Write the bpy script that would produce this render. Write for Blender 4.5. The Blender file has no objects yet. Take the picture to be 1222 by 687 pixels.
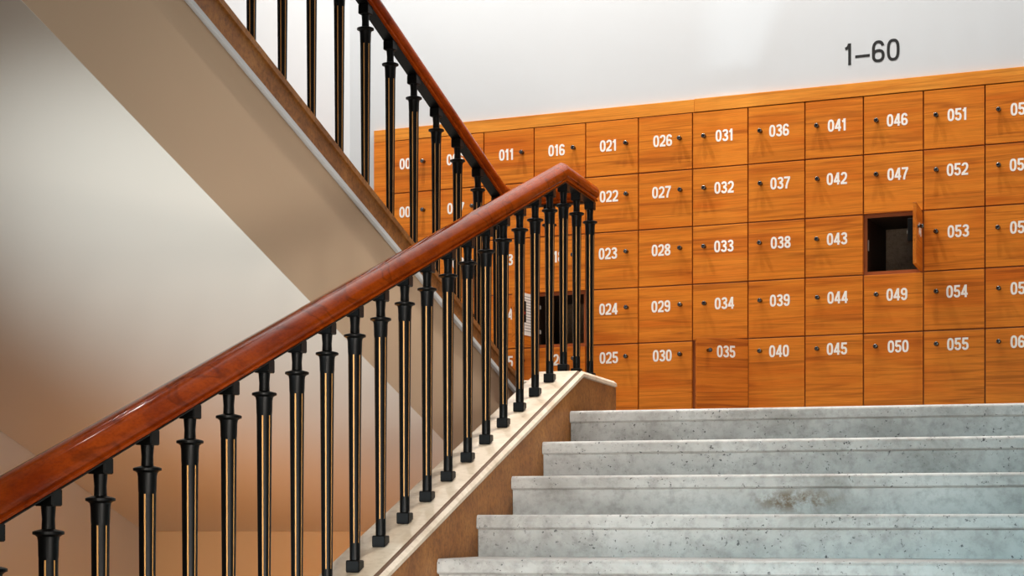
import bpy, bmesh, math, random
from mathutils import Vector, Matrix
random.seed(7)
sc = bpy.context.scene
COL = sc.collection

# ------------------------------------------------------------------ frames
F, CX, HY = 2250.0, 611.0, 627.0        # focal length in pixels, principal column, horizon row
EYE = 1.461                              # eye height above the lower hall floor
def frame(phi):
    return (math.sin(phi), math.cos(phi)), (math.cos(phi), -math.sin(phi))
UL, VL = frame(math.atan(664 / F))       # lower flight: run, and across
UU, VU = frame(math.atan(962 / F))       # upper flight
TH = math.atan(F / 4954)                 # locker wall
WD, ND = (math.cos(TH), -math.sin(TH)), (math.sin(TH), math.cos(TH))   # along wall, into wall
def L(p, q, z=0.0): return Vector((p*UL[0]+q*VL[0], p*UL[1]+q*VL[1], z))
def U(p, q, z=0.0): return Vector((p*UU[0]+q*VU[0], p*UU[1]+q*VU[1], z))
LP0 = ((962-CX)/F*9.71*1.1, 9.71*1.1)
def K(s, d=0.0, z=0.0): return Vector((LP0[0]+s*WD[0]+d*ND[0], LP0[1]+s*WD[1]+d*ND[1], z))
def pix(x, y, fr, q):
    """(run, height) where the sight line of a pixel meets the vertical plane q of a flight"""
    u, v = fr
    t = (x-CX)/F
    Z = q/(t*v[0]+v[1])
    return Z*(t*u[0]+u[1]), EYE+(HY-y)*Z/F
RL, RU_ = (UL, VL), (UU, VU)

# ------------------------------------------------------------------ helpers
def mesh_obj(name, bm, mats, parent=None, smooth=False, loc=None, rotz=None):
    me = bpy.data.meshes.new(name)
    bmesh.ops.recalc_face_normals(bm, faces=bm.faces[:])
    bm.to_mesh(me); bm.free()
    for m in (mats if isinstance(mats, (list, tuple)) else [mats]): me.materials.append(m)
    if smooth:
        for p in me.polygons: p.use_smooth = True
        try: me.set_sharp_from_angle(angle=math.radians(35))
        except Exception: pass
    o = bpy.data.objects.new(name, me); COL.objects.link(o)
    if parent is not None: o.parent = parent
    if loc is not None: o.location = loc
    if rotz is not None: o.rotation_euler = (0, 0, rotz)
    return o
def tag(o, label=None, cat=None, group=None, kind=None):
    if label: o['label'] = label
    if cat: o['category'] = cat
    if group: o['group'] = group
    if kind: o['kind'] = kind
    return o
def empty(name, loc=(0, 0, 0), rotz=0.0):
    o = bpy.data.objects.new(name, None); COL.objects.link(o)
    o.location = loc; o.rotation_euler = (0, 0, rotz); o.empty_display_size = .1
    return o
def box(bm, x0, x1, y0, y1, z0, z1, mi=0, T=None):
    vs = [bm.verts.new(v) for v in ((x0,y0,z0),(x1,y0,z0),(x1,y1,z0),(x0,y1,z0),(x0,y0,z1),(x1,y0,z1),(x1,y1,z1),(x0,y1,z1))]
    if T:
        for v in vs: v.co = T(v.co)
    fs = [bm.faces.new([vs[i] for i in f]) for f in ((0,3,2,1),(4,5,6,7),(0,1,5,4),(1,2,6,5),(2,3,7,6),(3,0,4,7))]
    for f in fs: f.material_index = mi
    return fs
def bevel(bm, w, seg=2):
    bmesh.ops.bevel(bm, geom=bm.edges[:], offset=w, segments=seg, affect='EDGES', profile=.5)
def prism(bm, pts_a, pts_b, mi=0):
    """closed solid between two matching outlines"""
    a = [bm.verts.new(p) for p in pts_a]; b = [bm.verts.new(p) for p in pts_b]
    fs = [bm.faces.new(a), bm.faces.new(b[::-1])]
    n = len(a)
    for i in range(n): fs.append(bm.faces.new((a[i], b[i], b[(i+1) % n], a[(i+1) % n])))
    for f in fs: f.material_index = mi
    return fs
def ring_loft(bm, rings, mi=0, cap=True, mfun=None):
    R = [[bm.verts.new(p) for p in r] for r in rings]
    n = len(R[0])
    for k in range(len(R)-1):
        for i in range(n):
            f = bm.faces.new((R[k][i], R[k][(i+1) % n], R[k+1][(i+1) % n], R[k+1][i]))
            f.material_index = mfun(k, i) if mfun else mi
    if cap:
        for r in (R[0][::-1], R[-1]):
            f = bm.faces.new(r); f.material_index = mi
def lathe(bm, prof, n=20, c=(0, 0, 0), mi=0):
    ring_loft(bm, [[(c[0]+r*math.cos(2*math.pi*i/n), c[1]+r*math.sin(2*math.pi*i/n), c[2]+z) for i in range(n)] for r, z in prof], mi)
def miters(path):
    """plan lateral vector (scaled) at every path point; lateral points to the right of travel"""
    d = []
    for a, b in zip(path, path[1:]):
        v = Vector((b.x-a.x, b.y-a.y)).normalized(); d.append(v)
    out = []
    for i in range(len(path)):
        a = d[max(i-1, 0)]; b = d[min(i, len(d)-1)]
        ra, rb = Vector((a.y, -a.x)), Vector((b.y, -b.x))
        m = (ra+rb).normalized(); out.append(m/ max(.2, m.dot(ra)))
    return out
def sweep(bm, path, mit, prof, mi=0, mfun=None):
    rings = [[(p.x+m.x*l, p.y+m.y*l, p.z+u) for l, u in prof] for p, m in zip(path, mit)]
    ring_loft(bm, rings, mi, True, mfun)

# ------------------------------------------------------------------ materials
def srgb(r, g, b):
    f = lambda c: (c/255/12.92) if c/255 <= .04045 else ((c/255+.055)/1.055)**2.4
    return (f(r), f(g), f(b), 1)
class Mat:
    def __init__(s, name, rough=.6, metal=0, spec=.5, coat=0):
        s.m = bpy.data.materials.new(name); s.m.use_nodes = True
        s.t = s.m.node_tree; s.t.nodes.clear()
        s.o = s.n('ShaderNodeOutputMaterial'); s.b = s.n('ShaderNodeBsdfPrincipled')
        s.l(s.b.outputs[0], s.o.inputs[0])
        s.b.inputs['Roughness'].default_value = rough; s.b.inputs['Metallic'].default_value = metal
        s.b.inputs['Specular IOR Level'].default_value = spec; s.b.inputs['Coat Weight'].default_value = coat
        s.b.inputs['Coat Roughness'].default_value = .12
    def n(s, t): return s.t.nodes.new(t)
    def l(s, a, b): s.t.links.new(a, b)
    def coord(s, scale=(1, 1, 1), rand=0.0, out='Object'):
        tc = s.n('ShaderNodeTexCoord'); mp = s.n('ShaderNodeMapping'); mp.inputs['Scale'].default_value = scale
        if rand:
            oi = s.n('ShaderNodeObjectInfo'); mu = s.n('ShaderNodeVectorMath'); mu.operation = 'SCALE'
            cb = s.n('ShaderNodeCombineXYZ')
            for i in range(3): s.l(oi.outputs['Random'], cb.inputs[i])
            s.l(cb.outputs[0], mu.inputs[0]); mu.inputs['Scale'].default_value = rand
            ad = s.n('ShaderNodeVectorMath'); s.l(tc.outputs[out], ad.inputs[0]); s.l(mu.outputs[0], ad.inputs[1])
            s.l(ad.outputs[0], mp.inputs[0])
        else: s.l(tc.outputs[out], mp.inputs[0])
        return mp.outputs[0]
    def noise(s, vec, scale, detail=4, rough=.55, dist=0.0):
        x = s.n('ShaderNodeTexNoise'); s.l(vec, x.inputs['Vector'])
        x.inputs['Scale'].default_value = scale; x.inputs['Detail'].default_value = detail
        x.inputs['Roughness'].default_value = rough; x.inputs['Distortion'].default_value = dist
        return x.outputs[0]
    def ramp(s, fac, stops):
        r = s.n('ShaderNodeValToRGB'); s.l(fac, r.inputs[0]); e = r.color_ramp.elements
        while len(e) < len(stops): e.new(.5)
        for k, (p, c) in enumerate(stops): e[k].position = p; e[k].color = c if len(c) == 4 else (*c, 1)
        return r.outputs[0]
    def mix(s, fac, a, b, mode='MIX'):
        x = s.n('ShaderNodeMix'); x.data_type = 'RGBA'; x.blend_type = mode
        for i, v in ((0, fac), (6, a), (7, b)):
            if hasattr(v, 'links'): s.l(v, x.inputs[i])
            else: x.inputs[i].default_value = v
        return x.outputs[2]
    def base(s, v):
        if hasattr(v, 'links'): s.l(v, s.b.inputs['Base Color'])
        else: s.b.inputs['Base Color'].default_value = v
        return s
    def bump(s, h, strength=.2, dist=.002):
        b = s.n('ShaderNodeBump'); s.l(h, b.inputs['Height']); b.inputs['Strength'].default_value = strength
        b.inputs['Distance'].default_value = dist; s.l(b.outputs[0], s.b.inputs['Normal']); return s
W1, K1 = (1, 1, 1, 1), (0, 0, 0, 1)

def plain(name, c, rough=.6, metal=0, spec=.5, coat=0):
    return Mat(name, rough, metal, spec, coat).base(c).m

def wood_mat(name, light, mid, dark, scale=1.0, rough=.5, spec=.22, coat=0, axis='x', rand=37.0, contrast=.42):
    m = Mat(name, rough, 0, spec, coat)
    sx = lambda p, q: tuple(t*scale for t in {'x': (p, q, q), 'y': (q, p, q)}[axis])
    a = m.noise(m.coord(sx(.9, 7), rand), 1.0, 3, .5, .5)            # broad figure
    b = m.noise(m.coord(sx(.5, 16), rand), 1.0, 2, .45, .35)         # long dark growth lines
    d = m.noise(m.coord(sx(1.3, 48), rand), 1.0, 3, .55, .2)         # narrow lines
    fine = m.noise(m.coord(sx(7, 240), rand), 1.0, 3, .6)
    c = m.ramp(a, [(.30, mid), (.52, light), (.74, mid)])
    streak = m.ramp(b, [(.555, K1), (.585, W1), (.592, W1), (.62, K1)])
    s2 = m.n('ShaderNodeMath'); s2.operation = 'MULTIPLY'; m.l(streak, s2.inputs[0]); s2.inputs[1].default_value = contrast
    c = m.mix(s2.outputs[0], c, dark)
    c = m.mix(.8, c, m.ramp(d, [(.36, (.78, .73, .68, 1)), (.52, W1)]), 'MULTIPLY')
    c = m.mix(.7, c, m.ramp(fine, [(.35, (.72, .70, .68, 1)), (.6, W1)]), 'MULTIPLY')
    m.base(c).bump(fine, .06, .001)
    return m.m
M = {}
M['wood'] = wood_mat('locker_veneer', srgb(226, 132, 36), srgb(208, 106, 20), srgb(140, 60, 8))
M['wood_angled'] = wood_mat('angled_door_veneer', srgb(222, 124, 30), srgb(204, 100, 18), srgb(140, 54, 6), contrast=.6)  # redder veneer copy: how light tints the angled leaf, put into its colour
M['fascia'] = wood_mat('fascia_veneer', srgb(232, 150, 54), srgb(220, 130, 38), srgb(180, 92, 20), contrast=.35)
M['edge'] = plain('veneer_edging', srgb(150, 76, 22), .5)  # darker than the veneer: shade of the door gaps put into the edging
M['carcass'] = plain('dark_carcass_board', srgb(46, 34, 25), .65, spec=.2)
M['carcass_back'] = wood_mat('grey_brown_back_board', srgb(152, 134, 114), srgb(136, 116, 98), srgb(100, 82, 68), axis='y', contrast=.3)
M['rail'] = wood_mat('polished_handrail_wood', srgb(162, 66, 12), srgb(128, 44, 6), srgb(62, 19, 3), scale=.8, rough=.07, spec=.5, coat=0, axis='y', rand=0, contrast=.4)
M['rail'].node_tree.nodes['Principled BSDF'].inputs['IOR'].default_value = 1.09
M['chrome'] = plain('dark_chrome', srgb(96, 94, 92), .2, 1)
M['steel'] = plain('brushed_steel', srgb(200, 192, 182), .35, .35)
M['white'] = plain('white_lettering', srgb(246, 240, 232), .6)
M['black_ink'] = plain('black_lettering', srgb(14, 13, 12), .6)
M['black'] = plain('black_plastic', srgb(12, 11, 11), .5, 0, .12)
M['red'] = plain('red_plastic', srgb(190, 30, 20), .4)
M['gold'] = plain('gilding', srgb(206, 150, 84), .4, .2)
def iron_mat():
    m = Mat('black_painted_iron', .4, 0, .14)
    n = m.noise(m.coord(), 90, 4)
    m.base(m.ramp(n, [(.3, srgb(3, 3, 3)), (.75, srgb(9, 9, 8))])).bump(n, .15, .001)
    return m.m
M['iron'] = iron_mat()
def plaster(name, c, amt=.05):
    m = Mat(name, .85, 0, .15)
    n = m.noise(m.coord(), 60, 5); n2 = m.noise(m.coord(), .9, 3)
    d = tuple(x*(1-amt) for x in c[:3])+(1,)
    m.base(m.mix(n2, c, d)).bump(n, .08, .002)
    return m.m
M['wall'] = plaster('white_wall_paint', srgb(206, 209, 211))
M['soffit'] = plaster('soffit_plaster', srgb(220, 212, 200))
M['cream'] = plaster('cream_wall_paint', srgb(232, 206, 164))
M['string_face'] = plaster('string_face_plaster', srgb(204, 178, 150))
def brown_stone():
    m = Mat('brown_limestone', .55, 0, .35)
    v = m.coord()
    a = m.noise(v, 5, 6, .65); b = m.noise(v, 60, 4, .6); c3 = m.noise(v, 160, 2)
    c = m.ramp(a, [(.3, srgb(122, 74, 30)), (.5, srgb(152, 97, 42)), (.7, srgb(176, 120, 60))])
    c = m.mix(.75, c, m.ramp(b, [(.32, (.46, .41, .37, 1)), (.58, W1)]), 'MULTIPLY')
    c = m.mix(.5, c, m.ramp(c3, [(.28, (.3, .27, .24, 1)), (.36, W1)]), 'MULTIPLY')
    m.base(c).bump(b, .1, .002)
    return m.m
M['brown'] = brown_stone()
M['groove'] = plain('dark_stone_groove', srgb(96, 66, 42), .7)
def coping_stone():
    m = Mat('pale_coping_stone', .4, 0, .4)
    v = m.coord()
    a = m.noise(v, 4, 5, .6, .6); b = m.noise(v, 40, 4)
    c = m.ramp(a, [(.3, srgb(196, 176, 150)), (.6, srgb(226, 213, 194))])
    c = m.mix(.5, c, m.ramp(b, [(.3, (.75, .7, .64, 1)), (.5, W1)]), 'MULTIPLY')
    m.base(c).bump(b, .08, .002)
    return m.m
M['coping'] = coping_stone()
def step_stone():
    m = Mat('grey_limestone_step', .5, 0, .4)
    v = m.coord((1, 1, 1), 0)
    a = m.noise(v, 3.0, 6, .65, .4); b = m.noise(v, 28, 5, .65); d = m.noise(v, 75, 3, .6); e = m.noise(v, 11, 5, .7)
    c = m.ramp(a, [(.3, srgb(136, 133, 129)), (.5, srgb(170, 168, 165)), (.7, srgb(184, 184, 182))])
    c = m.mix(.6, c, m.ramp(b, [(.30, (.52, .51, .5, 1)), (.54, W1)]), 'MULTIPLY')
    pits = m.mix(1.0, m.ramp(d, [(.32, W1), (.38, K1)]), m.ramp(e, [(.42, K1), (.52, W1)]), 'MULTIPLY')
    c = m.mix(pits, c, srgb(70, 68, 68))
    m.base(c).bump(b, .25, .003)
    return m.m
M['step'] = step_stone()
def stained_step():
    """the riser that carries a brown stain right of its middle"""
    m = Mat('stained_limestone_step', .5, 0, .4)
    v = m.coord((1, 1, 1), 0)
    a = m.noise(v, 3.0, 6, .65, .4); b = m.noise(v, 28, 5, .65); d = m.noise(v, 75, 3, .6); e = m.noise(v, 16, 6, .75)
    c = m.ramp(a, [(.3, srgb(136, 133, 129)), (.5, srgb(170, 168, 165)), (.7, srgb(184, 184, 182))])
    c = m.mix(.6, c, m.ramp(b, [(.30, (.52, .51, .5, 1)), (.54, W1)]), 'MULTIPLY')
    tc = m.n('ShaderNodeTexCoord'); mp = m.n('ShaderNodeMapping')
    mp.inputs['Location'].default_value = STAIN_LOC; mp.inputs['Scale'].default_value = (1/.22, 1/.3, 1/.06); mp.vector_type = 'TEXTURE'
    mp.inputs['Scale'].default_value = (.21, .3, .055)
    mp.inputs['Rotation'].default_value = (0, 0, -math.atan(664/F))
    m.l(tc.outputs['Object'], mp.inputs[0])
    ln = m.n('ShaderNodeVectorMath'); ln.operation = 'LENGTH'; m.l(mp.outputs[0], ln.inputs[0])
    mask = m.ramp(ln.outputs['Value'], [(.35, W1), (1.0, K1)])
    patch = m.ramp(e, [(.44, K1), (.60, W1)])
    c = m.mix(m.mix(1.0, mask, patch, 'MULTIPLY'), c, srgb(104, 84, 62))
    m.base(c).bump(b, .25, .003)
    return m.m
def floor_mat():
    m = Mat('grey_stone_floor', .45, 0, .4)
    v = m.coord(); a = m.noise(v, 2.5, 5)
    m.base(m.ramp(a, [(.3, srgb(116, 108, 98)), (.7, srgb(142, 134, 124))]))
    return m.m
M['floor'] = floor_mat()

# ------------------------------------------------------------------ key positions
RISE, RUN, P0N, QI = .15, .4397, 6.008, -2.036      # nosing i at run P0N+i*RUN, height Z0N+i*RISE ; inner face of the left string
Z0N = EYE-.111
ZLAND = Z0N+4*RISE
CW = .205
QB = QI-CW/2                                        # centre line of the lower balustrade
KL = .3296                                          # pitch of the string
def zc(p): return EYE-.155+KL*(min(p, 8.0)-5.472)   # top of the lower coping
ZCT = zc(8.0)
P_PEAK, P_CORNER = 8.0, 8.53
corner = L(P_CORNER, QB)
tcr = .408
ucorner = Vector((corner.x-VU[0]*tcr, corner.y-VU[1]*tcr, 0))
PU = ucorner.x*UU[0]+ucorner.y*UU[1]; QUB = ucorner.x*VU[0]+ucorner.y*VU[1]
QF = QUB+CW/2                                       # visible right face of the upper flight
A1, A2 = pix(266.4, 0, RU_, QF), pix(463, 250, RU_, QF)
B1, B2 = pix(227, 0, RU_, QF), pix(479.3, 302.6, RU_, QF)
S1, S2 = pix(24.8, 0, RU_, QF-.012), pix(519, 515, RU_, QF-.012)
def lin(a, b): 
    k = (b[1]-a[1])/(b[0]-a[0]); return lambda p: a[1]+k*(p-a[0])
zA, zB, zS = lin(A1, A2), lin(B1, B2), lin(S1, S2)
kU = (A2[1]-A1[1])/(A2[0]-A1[0])
pkU = A1[0]+(ZCT-A1[1])/kU                          # where the upper coping turns level
PK2 = min(pkU, PU-CW/2-.03)
PW = S1[0]+((EYE-.03)-S1[1])*(S2[0]-S1[0])/(S2[1]-S1[1])
QLW, QRW = -5.62, .45                               # left wall (upper frame), right wall (lower frame)
DOORW = .3348
COL0 = -3.0155
def cs(k): return COL0+DOORW*k                      # left edge of column k (1..12)
ROWZ = [EYE+2.396, EYE+2.068, EYE+1.735, EYE+1.399, EYE+1.071, EYE+.55]
ZTOP = EYE+2.475
SL, SR = cs(1)-.092, cs(13)+.09
ZCEIL = 7.6
def isect(a, d, b, e):
    """plan intersection of a+t d with b+s e"""
    det = d[0]*(-e[1])+e[0]*d[1]
    rx, ry = b.x-a.x, b.y-a.y
    t = (rx*(-e[1])+e[0]*ry)/det
    return Vector((a.x+t*d[0], a.y+t*d[1], 0))
WLB = isect(U(0, QLW), UU, K(0), WD); WRB = isect(L(0, QRW), UL, K(0), WD)
sWL = (WLB-K(0)).dot(Vector((*WD, 0))); sWR = (WRB-K(0)).dot(Vector((*WD, 0)))

def up(v, z): return Vector((v.x, v.y, z))

# ------------------------------------------------------------------ setting
def slab(name, pts, z0, z1, mat, label, cat):
    bm = bmesh.new(); prism(bm, [up(p, z0) for p in pts], [up(p, z1) for p in pts])
    return tag(mesh_obj(name, bm, mat), label, cat, kind='structure')
slab('floor', [L(-3, QRW+.2), K(sWR+.4, .9), K(sWL-.4, .9), U(-3.5, QLW-.2)], -.2, 0, M['floor'], 'stone floor of the lower hall under the stairs', 'floor')
# landing
nose_top = P0N+4*RUN
f1 = U(PW, QLW); f2 = isect(U(PW, 0), VU, L(0, QI-CW), UL)
slab('floor_landing', [f1, f2, L(nose_top+.03, QI-CW), L(nose_top+.03, QRW), K(sWR, -.021), K(sWL, -.021)], ZLAND-.32, ZLAND, M['floor'], 'stone landing floor in front of the lockers', 'floor')
# locker wall with the recess the lockers stand in
bm = bmesh.new()
TK = lambda c: K(c.x, c.y, c.z)
WZ0, WZ1 = ZLAND-.32, ZCEIL
box(bm, sWL-.2, SL, 0, .6, WZ0, WZ1, T=TK)
box(bm, SR, sWR+.2, 0, .6, WZ0, WZ1, T=TK)
box(bm, SL, SR, 0, .6, ZTOP, WZ1, T=TK)
box(bm, SL, SR, .5, .6, WZ0, ZTOP, T=TK)
tag(mesh_obj('wall_back', bm, M['wall']), 'white painted wall above and around the wooden lockers', 'wall', kind='structure')
bm = bmesh.new()
prism(bm, [up(p, 0) for p in (U(-3.5, QLW), U(-3.5, QLW-.2), K(sWL-.2, .6), WLB)], [up(p, ZCEIL) for p in (U(-3.5, QLW), U(-3.5, QLW-.2), K(sWL-.2, .6), WLB)])
tag(mesh_obj('wall_left', bm, M['wall']), 'plain wall along the far left of the upper flight', 'wall', kind='structure')
bm = bmesh.new()
rp = (L(-3, QRW), L(-3, QRW+.2), K(sWR+.2, .6), WRB)
prism(bm, [up(p, 0) for p in rp], [up(p, ZCEIL) for p in rp])
tag(mesh_obj('wall_right', bm, M['wall']), 'plain wall along the right side of the stone steps', 'wall', kind='structure')
bm = bmesh.new()
wp = (U(PW, QLW), f2, f2+Vector((UU[0]*.2, UU[1]*.2, 0)), U(PW+.2, QLW))
prism(bm, [up(p, 0) for p in wp], [up(p, ZLAND-.32) for p in wp])
tag(mesh_obj('wall_under_landing', bm, M['cream']), 'wall below the landing at the foot of the sloping soffit', 'wall', kind='structure')
slab('ceiling', [L(-3, QRW+.2), K(sWR+.4, .6), K(sWL-.4, .6), U(-3.5, QLW-.2)], ZCEIL, ZCEIL+.2, M['wall'], 'white ceiling over the stair hall', 'ceiling')

# ------------------------------------------------------------------ lower flight
low = empty('stone_staircase', L(P0N, (QI+QRW)/2, 0))
tag(low, 'lower flight of wide grey stone steps climbing to the locker landing', 'staircase')
def part(o, parent):
    o.parent = parent; o.matrix_parent_inverse = parent.matrix_basis.inverted(); return o
low_inv = True
bpy.context.view_layer.update()
stain_c = L(P0N+2*RUN+.022, 0, 0)
# stain centre: riser under nosing 2
ps_, zs_ = None, None
t = (950-CX)/F
pr = P0N+2*RUN+.022
# run plane pr: position = Z*(t,1); p = Z*(t*u0+u1)
Zs = pr/(t*UL[0]+UL[1])
STAIN_LOC = (Zs*t, Zs, EYE+(HY-597)*Zs/F)
M['stained'] = stained_step()
for i in range(-8, 5):
    pn, zn = P0N+i*RUN, Z0N+i*RISE
    back = pn+RUN+.06 if i < 4 else pn+.40
    # riser block
    bm = bmesh.new()
    a = [(pn+.022, zn-RISE), (pn+.022, zn-.05), (back, zn-.05), (back, zn-RISE)]
    prism(bm, [L(p, QI, z) for p, z in a], [L(p, QRW-.004, z) for p, z in a])
    part(mesh_obj('riser', bm, M['stained'] if i == 2 else M['step']), low)
    # tread with rounded nosing
    bm = bmesh.new(); n = 6; prof = []
    r = .02
    for k in range(n+1):
        an = math.pi/2*k/n; prof.append((pn+r-r*math.sin(math.pi/2-an)*1.0, zn-.05+.004+ (0 if k == 0 else 0)))
    prof = [(pn+.006, zn-.051), (pn, zn-.045)]
    for k in range(n+1):
        an = math.pi/2*k/n; prof.append((pn+r-r*math.cos(an), zn-r+r*math.sin(an)))
    prof += [(back, zn), (back, zn-.051)]
    prism(bm, [L(p, QI, z) for p, z in prof], [L(p, QRW-.004, z) for p, z in prof])
    part(mesh_obj('tread', bm, M['step'], smooth=True), low)
# left string wall with its coping
PA = 2.3
pathL = [L(PA, QB, zc(PA)), L(P_PEAK, QB, ZCT), up(corner, ZCT), up(ucorner, ZCT), U(PK2, QUB, zA(PK2)), U(2.9, QUB, zA(2.9))]
mitL = miters(pathL)
h = CW/2
body = [(-h+.006, -.031), (h-.002, -.031)]
bm = bmesh.new()
zz = lambda p: zc(p)-.031
poly = [(PA, 0), (PA, zz(PA)), (P_PEAK, ZCT-.031), (P_CORNER+h, ZCT-.031), (P_CORNER+h, ZLAND-.2), (nose_top+.2, 0)]
prism(bm, [L(p, QI-.002, z) for p, z in poly], [L(p, QI-CW+.006, z) for p, z in poly])
string = part(mesh_obj('string_wall', bm, M['brown']), low)
tag(string, 'brown stone string wall with pale coping')
def sub(o, par):
    o.parent = par; o.matrix_parent_inverse = (low.matrix_basis).inverted(); return o
# profile of the coping; lateral + is the side of the steps, top at 0
cop = [(-h-.008, -.03), (-h-.008, -.006), (-h-.002, 0), (h-.026, 0), (h-.023, -.004), (h-.012, -.005), (h-.009, -.001), (h+.004, -.013), (h+.004, -.026), (h-.004, -.03)]
def copm(k, i): return 1 if i in (3, 4) else 0
bm = bmesh.new(); sweep(bm, pathL[:4], mitL[:4], cop, 0, copm)
c1 = mesh_obj('coping', bm, [M['coping'], M['groove']]); c1.parent = string
# low curb across the stairwell end
bm = bmesh.new()
a0, a1 = up(corner, 0), up(ucorner, 0)
dv = Vector((VU[0], VU[1], 0)); du = Vector((UU[0], UU[1], 0))
a0 = a0-dv*(h+.004); a1 = a1+dv*(h+.004)
q = [a0-du*(h-.006), a0+du*(h-.006), a1+du*(h-.006), a1-du*(h-.006)]
prism(bm, [up(p, ZLAND-.2) for p in q], [up(p, ZCT-.031) for p in q])
part(mesh_obj('cross_curb', bm, M['brown']), low)

# ------------------------------------------------------------------ upper flight
upf = empty('upper_staircase', U(5.5, (QF+QLW)/2, 0)); bpy.context.view_layer.update()
tag(upf, 'upper flight of stairs rising to the left with plastered soffit and brown stone edge', 'staircase')
PE = 2.9
bm = bmesh.new()
zsf = lambda p: zA(p)-.031
pts = [(PU-h-.006, ZCT-.031), (PK2, zsf(PK2)), (PE, zsf(PE)), (PE, zB(PE)), (PU+h, zB(PU+h)), (PU+h, ZCT-.031)]
pts = [(p, z) for p, z in pts]
prism(bm, [U(p, QF, z) for p, z in pts], [U(p, QF-CW, z) for p, z in pts])
ust = part(mesh_obj('stone_string', bm, M['brown']), upf); tag(ust, 'brown stone edge of the upper flight')
bm = bmesh.new(); sweep(bm, [pathL[3]-Vector((UU[0], UU[1], 0))*.0015]+pathL[4:], mitL[3:], cop, 0, copm)
c2 = mesh_obj('coping', bm, [M['brown'], M['groove']]); c2.parent = ust
# plaster face
bm = bmesh.new()
pts = [(PE, zB(PE)), (PE, zS(PE)+.002), (PW-.004, zS(PW-.004)+.002), (PW-.004, zB(PW-.004))]
prism(bm, [U(p, QF-.012, z) for p, z in pts], [U(p, QF-CW, z) for p, z in pts])
part(mesh_obj('string_face', bm, M['string_face']), upf)
bm = bmesh.new()
bp = [U(PE, QF, zB(PE)), U(PU-h-.01, QF, zB(PU-h-.01))]
sweep(bm, bp, miters(bp), [(.03-.03, -.018), (-.012, .0), (.03, 0), (.03, -.0)][:0] or [(.012, -.018), (.012, 0), (-.006, 0), (-.006, -.018)])
part(mesh_obj('plaster_bead', bm, M['wall']), upf)
# stepped slab, soffit underneath
pts = [(PW-.004, zS(PW-.004)), (PE, zS(PE))]
nose = []
k = 0
pstart = pkU-.12
run = RISE/kU*-1 if kU < 0 else RISE/kU
run = abs(RISE/kU)
zt = ZLAND
top = [(PW-.004, ZLAND)]
p = pstart
steps = []
while p > PE+.05:
    top.append((p, zt)); zt += RISE; top.append((p, zt-.04)); steps.append((p, zt)); p -= run
top.append((PE, zt-.04))
outline = pts+top[::-1]
bm = bmesh.new()
prism(bm, [U(a, QF-CW, z) for a, z in outline], [U(a, QLW+.004, z) for a, z in outline])
und = [(PE, zS(PE)), (PW-.004, zS(PW-.004)), (PW-.004, zS(PW-.004)+.002), (PE, zS(PE)+.002)]
prism(bm, [U(a, QF-.012, z) for a, z in und], [U(a, QF-CW, z) for a, z in und])
part(mesh_obj('soffit', bm, M['soffit']), upf)
for a, z in steps:
    bm = bmesh.new()
    e = max(PE, a-run-.02)
    pr = [(a+.02, z-.04), (a+.02, z-.008), (a+.012, z), (e, z), (e, z-.04)]
    prism(bm, [U(x, QF-CW, y) for x, y in pr], [U(x, QLW+.004, y) for x, y in pr])
    part(mesh_obj('tread', bm, M['step']), upf)

# ------------------------------------------------------------------ balustrades
ZR = EYE+1.503-ZCT                                   # iron bar above coping
half = [(.018, 0), (.021, .004), (.030, .006), (.031, .014), (.026, .018), (.026, .022), (.033, .026), (.037, .038), (.036, .056), (.030, .071), (.018, .081), (.0, .086)]
rail = half+[(-x, y) for x, y in half[-2::-1]]
def lift(path, dz): return [Vector((v.x, v.y, v.z+dz)) for v in path]
RB = ZR+.004
def railpath(pk_l, pk_u):
    return [L(PA+.2, QB, zc(PA+.2)), L(pk_l, QB, ZCT+(pk_l-8.0)*KL*0), up(corner, ZCT), up(ucorner, ZCT), U(PK2, QUB, zA(PK2)), U(PE+.1, QUB, zA(PE+.1))]
RP = railpath(P_PEAK, pkU)
RM = miters(RP)
lowbal = empty('stair_balustrade', L(P0N, QB, zc(P0N))); bpy.context.view_layer.update()
tag(lowbal, 'near balustrade of black iron balusters under a polished wooden handrail, beside the stone steps', 'balustrade')
upbal = empty('stair_balustrade', U(5.5, QUB, zA(5.5))); bpy.context.view_layer.update()
tag(upbal, 'far balustrade slanting up left along the upper flight, black balusters and wooden handrail', 'balustrade')
barp = [(-.023, 0), (.023, 0), (.023, .004), (-.023, .004)]
for root, sl in ((lowbal, slice(0, 4)), (upbal, slice(3, 6))):
    pth = RP[sl]
    if root is upbal: pth = [pth[0]-Vector((UU[0], UU[1], 0))*.0015]+pth[1:]
    bm = bmesh.new(); sweep(bm, lift(pth, RB), RM[sl], rail)
    part(mesh_obj('handrail', bm, M['rail'], smooth=True), root)
    bm = bmesh.new(); sweep(bm, lift(pth, ZR), RM[sl], barp)
    part(mesh_obj('iron_bar', bm, M['iron']), root)

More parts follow.
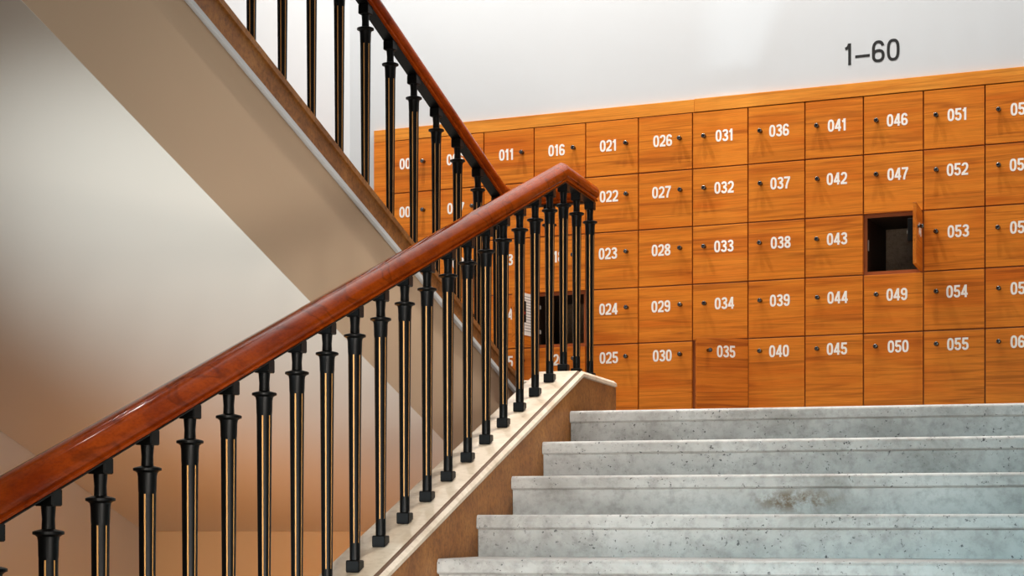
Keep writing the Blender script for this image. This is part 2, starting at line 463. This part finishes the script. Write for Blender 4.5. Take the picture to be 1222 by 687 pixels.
def shaft_mesh():
    bm = bmesh.new(); N = 6
    def ring(r, z, g):
        out = []
        for i in range(N):
            a0 = 2*math.pi*i/N-.36
            for da, rr in ((-.36, r), (-.12, r), (-.10, r-g), (.10, r-g), (.12, r), (.36, r)):
                out.append((rr*math.cos(a0+da), rr*math.sin(a0+da), z))
        return out
    T = ZR
    rows = [(.0155, .03, 0), (.0165, .04, 0), (.0165, .085, 0), (.0165, .088, .0012), (.0213, T-.150, .0012), (.0213, T-.148, 0),
            (.0220, T-.140, 0), (.0228, T-.108, 0), (.0245, T-.099, 0), (.029, T-.0955, 0), (.0345, T-.0935, 0), (.0345, T-.0875, 0), (.030, T-.0855, 0),
            (.015, T-.082, 0), (.0142, T-.06, 0), (.0165, T-.03, 0), (.0165, T+.004, 0)]
    rings = [ring(*r) for r in rows]
    ring_loft(bm, rings, 0, True, lambda k, i: 1 if (k == 3 and i % 6 == 2) else 0)
    me = bpy.data.meshes.new('baluster'); bmesh.ops.recalc_face_normals(bm, faces=bm.faces[:]); bm.to_mesh(me); bm.free()
    me.materials.append(M['iron']); me.materials.append(M['gold'])
    for p in me.polygons: p.use_smooth = True
    me.set_sharp_from_angle(angle=math.radians(30))
    return me
def block_mesh(name, hw, z0, z1):
    bm = bmesh.new(); box(bm, -hw, hw, -hw, hw, z0, z1); bevel(bm, .003, 1)
    bmesh.ops.recalc_face_normals(bm, faces=bm.faces[:])
    me = bpy.data.meshes.new(name); bm.to_mesh(me); bm.free(); me.materials.append(M['iron']); return me
def foot_mesh(slope):
    me = block_mesh('foot_block', .0225, .0025, .034)
    for v in me.vertices:
        if v.co.z < .02: v.co.z += slope*v.co.y
    return me
SH, CAP = shaft_mesh(), block_mesh('cap_block', .0225, ZR-.032, ZR+.006)
FEET = {'low': foot_mesh(KL), 'flat': foot_mesh(0), 'up': foot_mesh(kU)}
def baluster(root, pos, yaw, foot):
    o = bpy.data.objects.new('baluster', SH); COL.objects.link(o)
    o.parent = root; o.matrix_parent_inverse = root.matrix_basis.inverted()
    o.location = pos; o.rotation_euler = (0, 0, yaw)
    for nm, me in (('foot_block', FEET[foot]), ('cap_block', CAP)):
        c = bpy.data.objects.new(nm, me); COL.objects.link(c); c.parent = o
    return o
YL, YU = -math.atan(664/F), -math.atan(962/F)
SPL = (8.05-3.897)/18
for k in range(-2, 25):
    p = 8.05-SPL*k
    if k == -2: p = P_CORNER
    baluster(lowbal, L(p, QB, zc(p)), YL, 'low' if p < P_PEAK-.02 else 'flat')
mid = (corner+ucorner)/2
baluster(lowbal, up(mid, ZCT), YU, 'flat')
P300, P546 = pix(300, 0, RU_, QUB)[0], pix(546, 0, RU_, QUB)[0]
SPU = (P546-P300)/8
k = 0
for k in range(-2, 22):
    p = P546-SPU*k
    if p < PE+.15: break
    if p > PU-.05: p = PU
    baluster(upbal, U(p, QUB, zA(p) if p < PK2 else ZCT+.004), YU, 'up' if p < PK2 else 'flat')

# ------------------------------------------------------------------ digits
def arc(cx, cy, rx, ry, a0, a1, n=14, e=2.35):
    out = []
    for i in range(n+1):
        a = math.radians(a0+(a1-a0)*i/n); c, s = math.cos(a), math.sin(a)
        out.append((cx+rx*math.copysign(abs(c)**(2/e), c), cy+ry*math.copysign(abs(s)**(2/e), s)))
    return out
def glyph(ch, w, t):
    """centre-line strokes of a condensed grotesque numeral in a box w wide and 1 high"""
    l, r, b, T = t/2, w-t/2, t/2, 1-t/2
    m = w/2; rx = (r-l)/2
    ym = .53
    if ch == '0': return [(arc(m, .5, rx, .5-t/2, 0, 360, 40, 2.7), True)]
    if ch == '1': return [([(w*.60, 0), (w*.60, 1)], False), ([(w*.08, .765), (w*.3, .79), (w*.47, .86), (w*.56, .985)], False)]
    if ch == '2': return [(arc(m, .70, rx, .30-t/2, 172, -28, 18)+[(m+rx*.62, .45), (m-.02, .30), (l+.03, .17), (l+.005, b)], False), ([(0, b), (w-.01, b)], False)]
    if ch == '3': return [(arc(m, .745, rx*.93, .255-t/2, 170, -78, 18)+[(m-.06, ym)], False), ([(m-.06, ym)]+arc(m, .28, rx, .28-t/2, 80, -170, 18), False)]
    if ch == '4': return [([(w*.70, 0), (w*.70, 1)], False), ([(w*.66, .965), (t*.45, .29)], False), ([(0.0, .285-t*.08), (w, .285-t*.08)], False)]
    if ch == '5': return [([(w-.03, T), (l+.045, T), (l+.01, .50)], False), ([(l+.01, .475)]+arc(m, .325, rx, .325-t/2, 128, -168, 24), False)]
    if ch == '6': return [(arc(m, .30, rx, .30-t/2, 0, 360, 30), True), ([(l, .32)]+arc(m, .60, rx, .40-t/2, 180, 22, 18), False)]
    if ch == '7': return [([(0, T), (w-.02, T)], False), ([(r+.02, T), (r-.03, .82), (m+.02, .5), (m-.06, .22), (m-.075, 0)], False)]
    if ch == '8': return [(arc(m, .755, rx*.92, .245-t/2, 0, 360, 26), True), (arc(m, .275, rx, .275-t/2, 0, 360, 28), True)]
    if ch == '9': return [([(w-x, 1-y) for x, y in pts], c) for pts, c in glyph('6', w, t)]
    if ch == '-': return [([(0, .36), (w, .36)], False)]
    return []
def stroke(bm, pts, closed, t, T, y0, y1):
    n = len(pts); lp, rp = [], []
    for i in range(n):
        if closed and pts[0] != pts[-1] or not closed: a = pts[i-1] if (i > 0 or closed) else pts[0]
        a = pts[i-1] if i > 0 else (pts[-2] if closed else pts[0])
        c = pts[i+1] if i < n-1 else (pts[1] if closed else pts[-1])
        dx, dy = c[0]-a[0], c[1]-a[1]; d = math.hypot(dx, dy) or 1
        nx, ny = -dy/d, dx/d
        s = 1.0
        if 0 < i < n-1:
            e1 = Vector((pts[i][0]-a[0], pts[i][1]-a[1])); e2 = Vector((c[0]-pts[i][0], c[1]-pts[i][1]))
            if e1.length > 1e-6 and e2.length > 1e-6:
                cosv = max(-1, min(1, e1.normalized().dot(e2.normalized()))); s = min(1.6, 1/max(.35, math.sqrt((1+cosv)/2)))
        lp.append((pts[i][0]+nx*t/2*s, pts[i][1]+ny*t/2*s)); rp.append((pts[i][0]-nx*t/2*s, pts[i][1]-ny*t/2*s))
    for i in range(n-1):
        q4 = [lp[i], lp[i+1], rp[i+1], rp[i]]
        prism(bm, [T(x, z, y0) for x, z in q4], [T(x, z, y1) for x, z in q4])
def numeral_bm(text, height, t=.168, w=.535, gap=.055, one=.39, depth=.0006, italic=0, dash=.55):
    """numerals centred on the origin in the local xz plane, proud of y=0 towards -y"""
    bm = bmesh.new()
    adv = [(one if c == '1' else dash if c == '-' else w) for c in text]
    tot = sum(adv)+gap*(len(text)-1); x = -tot/2
    for n, (c, a) in enumerate(zip(text, adv)):
        for k, (pts, closed) in enumerate(glyph(c, a, t)):
            stroke(bm, pts, closed, t if c != '-' else t*.9, lambda px, pz, y, x=x: Vector(((x+px)*height, y, (pz-.5)*height)), -depth-.00008*k, .0)
        x += a+gap
    return bm

# ------------------------------------------------------------------ lockers
lath = lambda bm, prof: ring_loft(bm, [[(r*math.cos(2*math.pi*i/20), -y, r*math.sin(2*math.pi*i/20)) for i in range(20)] for r, y in prof], 0, True)
def knob_mesh():
    bm = bmesh.new()
    lath(bm, [(.0105, 0), (.0105, .002), (.0085, .004), (.0085, .012), (.0112, .015), (.0130, .020), (.0130, .028), (.0112, .032), (.0075, .0335)])
    me = bpy.data.meshes.new('knob'); bmesh.ops.recalc_face_normals(bm, faces=bm.faces[:]); bm.to_mesh(me); bm.free()
    me.materials.append(M['chrome'])
    for p in me.polygons: p.use_smooth = True
    me.set_sharp_from_angle(angle=math.radians(50))
    return me
KNOB = knob_mesh()
G = .0038; TH_D = .018; DEP = .46; PT = .018
def door_mesh(hh, hinge, mat):
    bm = bmesh.new()
    x0, x1 = (0, DOORW-2*G) if hinge == 'l' else (-(DOORW-2*G), 0)
    box(bm, x0, x1, -TH_D, 0, 0, hh-2*G); bevel(bm, .0012, 1)
    bmesh.ops.recalc_face_normals(bm, faces=bm.faces[:])
    me = bpy.data.meshes.new('door'); bm.to_mesh(me); bm.free(); me.materials.append(mat); return me
def carcass_mesh(hh):
    bm = bmesh.new(); W = DOORW-.001
    box(bm, 0, PT, .0015, DEP, 0, hh-.001, 0); box(bm, W-PT, W, .0015, DEP, 0, hh-.001, 0)
    box(bm, PT, W-PT, .0015, DEP, 0, PT, 0); box(bm, PT, W-PT, .0015, DEP, hh-.001-PT, hh-.001, 0)
    for f in bm.faces:
        c = f.calc_center_median()
        if c.y < .002: f.material_index = 1
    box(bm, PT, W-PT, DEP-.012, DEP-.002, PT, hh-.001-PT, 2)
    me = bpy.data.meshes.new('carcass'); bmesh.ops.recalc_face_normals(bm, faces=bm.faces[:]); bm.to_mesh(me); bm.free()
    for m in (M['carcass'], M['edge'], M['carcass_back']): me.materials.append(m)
    return me
HTS = [ROWZ[i]-ROWZ[i+1] for i in range(5)]
CARC = [carcass_mesh(x) for x in HTS]
DOOR = {(r, hg): door_mesh(HTS[r], hg, M['wood']) for r in range(5) for hg in 'lr'}
NZ = [.152, .124, .129, .122, .082]
opened = {19: 92, 48: 96, 35: 45}
rows_txt = ['top', 'second', 'third', 'fourth', 'bottom']
kn_off = {}
def hung(n): return 'l' if n <= 30 else 'r'
for n in range(1, 61):
    c, r = (n-1)//5+1, (n-1) % 5
    hg = hung(n); hh = HTS[r]
    root = empty('wooden_locker', K(cs(c)+.0005, 0, ROWZ[r+1]+.0005), -TH)
    num = f'{n:03d}'
    if n == 48: lab = 'open wooden locker 048, door swung out to the right, dark and empty inside'
    elif n == 19: lab = 'open wooden locker behind the balusters, white sheet on its door, numbered 019'
    elif n == 35: lab = 'wooden locker numbered 035 in the bottom row, door hanging partly open'
    else: lab = f'closed wooden locker with round knob and number {num}, {rows_txt[r]} row'
    if n == 60: lab = 'closed wooden locker numbered 060, cut by the right edge, just above the steps'
    tag(root, lab, 'locker', 'numbered wooden lockers on the landing')
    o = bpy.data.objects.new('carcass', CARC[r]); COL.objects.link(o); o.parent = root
    d = bpy.data.objects.new('door', DOOR[(r, hg)]); COL.objects.link(d); d.parent = root
    if n == 35:
        d.data = door_mesh(hh, hg, M['wood_angled'])
    ang = math.radians(opened.get(n, 0))
    if hg == 'l': d.location = (G, -.001, G); d.rotation_euler = (0, 0, -ang)
    else: d.location = (DOORW-G, -.001, G); d.rotation_euler = (0, 0, ang)
    if n == 35: d.location.x -= .009
    if n in opened and n != 35:
        # pivot on the outer front corner so that the leaf stands clear of its neighbour
        d.location.y -= .003
        d.location.x += (.020 if hg == 'l' else -.020)*1.0
    xo = 0 if hg == 'l' else -(DOORW-2*G)
    j = random.uniform(-.006, .006)
    kx, nx = (.775, .425) if hg == 'l' else (.213, .555)
    zz_ = hh-NZ[r]
    k = bpy.data.objects.new('knob', KNOB); COL.objects.link(k); k.parent = d
    k.location = (xo+kx*DOORW+random.uniform(-.003, .003), -TH_D, zz_+.003)
    t = mesh_obj('number', numeral_bm(num, .068), M['white'], d)
    t.location = (xo+nx*DOORW+j, -TH_D-.0002, zz_)
    if n in (19, 48):
        # fittings on the inside of the leaf
        fx = (DOORW-2*G-.031) if hg == 'l' else -(DOORW-2*G-.031)
        bm = bmesh.new(); box(bm, fx-(.034 if n == 19 else .02), fx+(.024 if n == 19 else .02), 0, .046 if n == 19 else .030, zz_-.085, zz_+.04); bevel(bm, .004, 2)
        lc = mesh_obj('lock_case', bm, M['black'], d)
        bm = bmesh.new(); box(bm, fx-.008, fx+.008, .046 if n == 19 else .030, .050 if n == 19 else .034, zz_-.04, zz_-.024)
        mesh_obj('lock_button', bm, M['red'] if n == 19 else M['steel'], lc)
        for hz in (.09, hh-.09):
            bm = bmesh.new()
            s_ = 1 if hg == 'l' else -1
            xa, xb = sorted((s_*.004, s_*.062))
            box(bm, xa, xb, 0, .014, hz-.013, hz+.013); bevel(bm, .003, 2)
            box(bm, min(s_*-.012, s_*.01), max(s_*-.012, s_*.01), .002, .012, hz-.010, hz+.010)
            mesh_obj('hinge', bm, M['steel'], d)
        if n == 48:
            bm = bmesh.new(); box(bm, PT, PT+.003, .012, .03, hh*.5-.03, hh*.5+.03); bevel(bm, .0008, 1)
            mesh_obj('strike_plate', bm, M['steel'], root)
# sheet on the inside of the open leaf of 019
ang = math.radians(opened[19]); r = 3; c = 4
hx = Vector((G+.020, -.004, G))
Rz = Matrix.Rotation(-ang, 4, 'Z')
base = Matrix.Translation(K(cs(c)+.0005, 0, ROWZ[r+1]+.0005)) @ Matrix.Rotation(-TH, 4, 'Z') @ Matrix.Translation(hx) @ Rz
bm = bmesh.new()
box(bm, .085, .254, .0004, .0012, .055, .305, 0)
for k in range(13):
    z = .285-.017*k
    box(bm,   .1, .24-(.05 if k % 4 == 3 else 0), .0012, .00135, z-.0022, z+.0022, 1)
sheet = mesh_obj('paper_notice', bm, [plain('white_paper', srgb(236, 232, 224), .8), plain('grey_print', srgb(150, 146, 140), .8)])
sheet.matrix_world = base
tag(sheet, 'white printed sheet stuck inside the open locker door behind the balusters', 'paper')

# surround
sur = empty('locker_surround', K(SL, 0, ZLAND), -TH)
tag(sur, 'wooden frame around the bank of lockers, fascia above and upright at the left end', 'cabinet frame')
bm = bmesh.new(); sj = isect(Vector((0, 0, 0)), ((830-CX)/F, 1.0), K(0), WD); sj = (sj-K(0)).dot(Vector((*WD, 0)))-SL
def surround(name, x0, x1, y0, y1, z0, z1, m):
    bm = bmesh.new(); box(bm, x0+.0008, x1-.0008, y0, y1, z0-ZLAND, z1-ZLAND); bevel(bm, .0012, 1)
    return mesh_obj(name, bm, m, sur)
surround('fascia', 0, sj, -TH_D-.001, .44, ROWZ[0]+.002, ZTOP-.003, M['fascia'])
surround('fascia', sj, SR-SL, -TH_D-.003, .44, ROWZ[0]+.002, ZTOP-.001, M['fascia'])
surround('end_panel', 0, .0905, -TH_D-.001, .44, ZLAND+.002, ROWZ[0], M['wood'])
surround('end_panel', cs(13)+.001-SL, SR-SL, -TH_D-.001, .44, ZLAND+.002, ROWZ[0], M['wood'])
surround('plinth', .0915, cs(13)-SL, .01, .44, ZLAND+.002, ROWZ[5]-.002, M['carcass'])

# sign on the wall
sg0 = isect(Vector((0, 0, 0)), ((1040.5-CX)/F, 1.0), K(0), WD)
zsg = EYE+(HY-62)*sg0.y/F
sgn = mesh_obj('number_sign', numeral_bm('1-60', .122, t=.135, w=.585, gap=.10, one=.40, dash=.68), M['black_ink'], None, loc=Vector((sg0.x, sg0.y, zsg))-Vector((*ND, 0))*.0006, rotz=-TH)
tag(sgn, 'black numerals reading 1-60 on the white wall above the lockers', 'sign')

# ------------------------------------------------------------------ light
def spot(loc, target, power, color, size, blend=.6, rad=.03):
    l = bpy.data.lights.new('ceiling_and_fill_spot', 'SPOT'); l.energy = power; l.color = color; l.spot_size = math.radians(size); l.spot_blend = blend; l.shadow_soft_size = rad
    o = bpy.data.objects.new('ceiling_and_fill_spot', l); COL.objects.link(o); o.location = loc
    o.rotation_euler = (Vector(target)-Vector(loc)).to_track_quat('-Z', 'Y').to_euler(); return o
def area(name, loc, target, power, color, sx, sy, spread=180):
    l = bpy.data.lights.new(name, 'AREA'); l.shape = 'RECTANGLE'; l.size = sx; l.size_y = sy; l.energy = power; l.color = color; l.spread = math.radians(spread)
    o = bpy.data.objects.new(name, l); COL.objects.link(o); o.location = loc
    o.rotation_euler = (Vector(target)-Vector(loc)).to_track_quat('-Z', 'Y').to_euler(); return o
def point(name, loc, power, color, rad):
    l = bpy.data.lights.new(name, 'POINT'); l.energy = power; l.color = color; l.shadow_soft_size = rad
    o = bpy.data.objects.new(name, l); COL.objects.link(o); o.location = loc; return o
for sx, pw in ((.9, 430), (-.65, 500), (-2.2, 640)):
    spot(K(sx, -1.0, ZCEIL-.06), K(sx, .0, ZLAND+1.0), pw, (1.0, .955, .91), 130, 1.0, .009)
for v, pw in ((L(6.6, -1.7, ZCEIL-.06), 360), (L(8.3, -1.4, ZCEIL-.06), 680)):
    spot(v, (v.x, v.y, 0), pw, (1.0, .92, .82), 46, .7, .03)
area('daylight_and_fill', L(-1.6, .05, 2.7), L(6.5, -1.75, 1.2), 15, (1.0, .92, .83), 1.0, 1.7, 32)  # added warm fill for the left steps and string wall, no known source
area('daylight_and_fill', L(-2.2, -1.2, 2.7), L(6.2, -.2, .5), 15.5, (.45, .88, 1.0), 1.7, 1.7, 32)
area('face_fill', L(2.0, .1, .75), U(6.6, QF, 2.1), 14, (1.0, .92, .84), 1.0, .7, 60)  # added fill brightening the upper flight's plaster face; no window stands here
spot(U(2.5, -3.6, .4), U(6.35, -3.4, 2.5), 470, (.84, .95, 1.0), 47, 1.0, .12)  # added low spot near the hall floor to brighten the soffit, not on the ceiling
point('hall_lamp', U(7.2, -4.4, .8), 14, (1.0, .37, .06), .12)
wd = bpy.data.worlds.new('World'); sc.world = wd; wd.use_nodes = True
wd.node_tree.nodes['Background'].inputs[0].default_value = (1, .95, .88, 1); wd.node_tree.nodes['Background'].inputs[1].default_value = .09

# ------------------------------------------------------------------ camera
cam = bpy.data.cameras.new('camera'); co = bpy.data.objects.new('camera', cam); COL.objects.link(co)
co.location = (0, 0, EYE); co.rotation_euler = (math.pi/2, 0, 0)
cam.sensor_width = 36; cam.lens = F/1222*36; cam.clip_start = .05
cam.shift_y = (HY-343.5)/1222; cam.shift_x = 0
sc.camera = co
sc.view_settings.view_transform = 'Standard'; sc.view_settings.look = 'None'
sc.view_settings.gamma = 1; sc.view_settings.use_curve_mapping = False; sc.view_settings.exposure = 0.16
sc.cycles.use_denoising = True
sc.cycles.max_bounces = 8
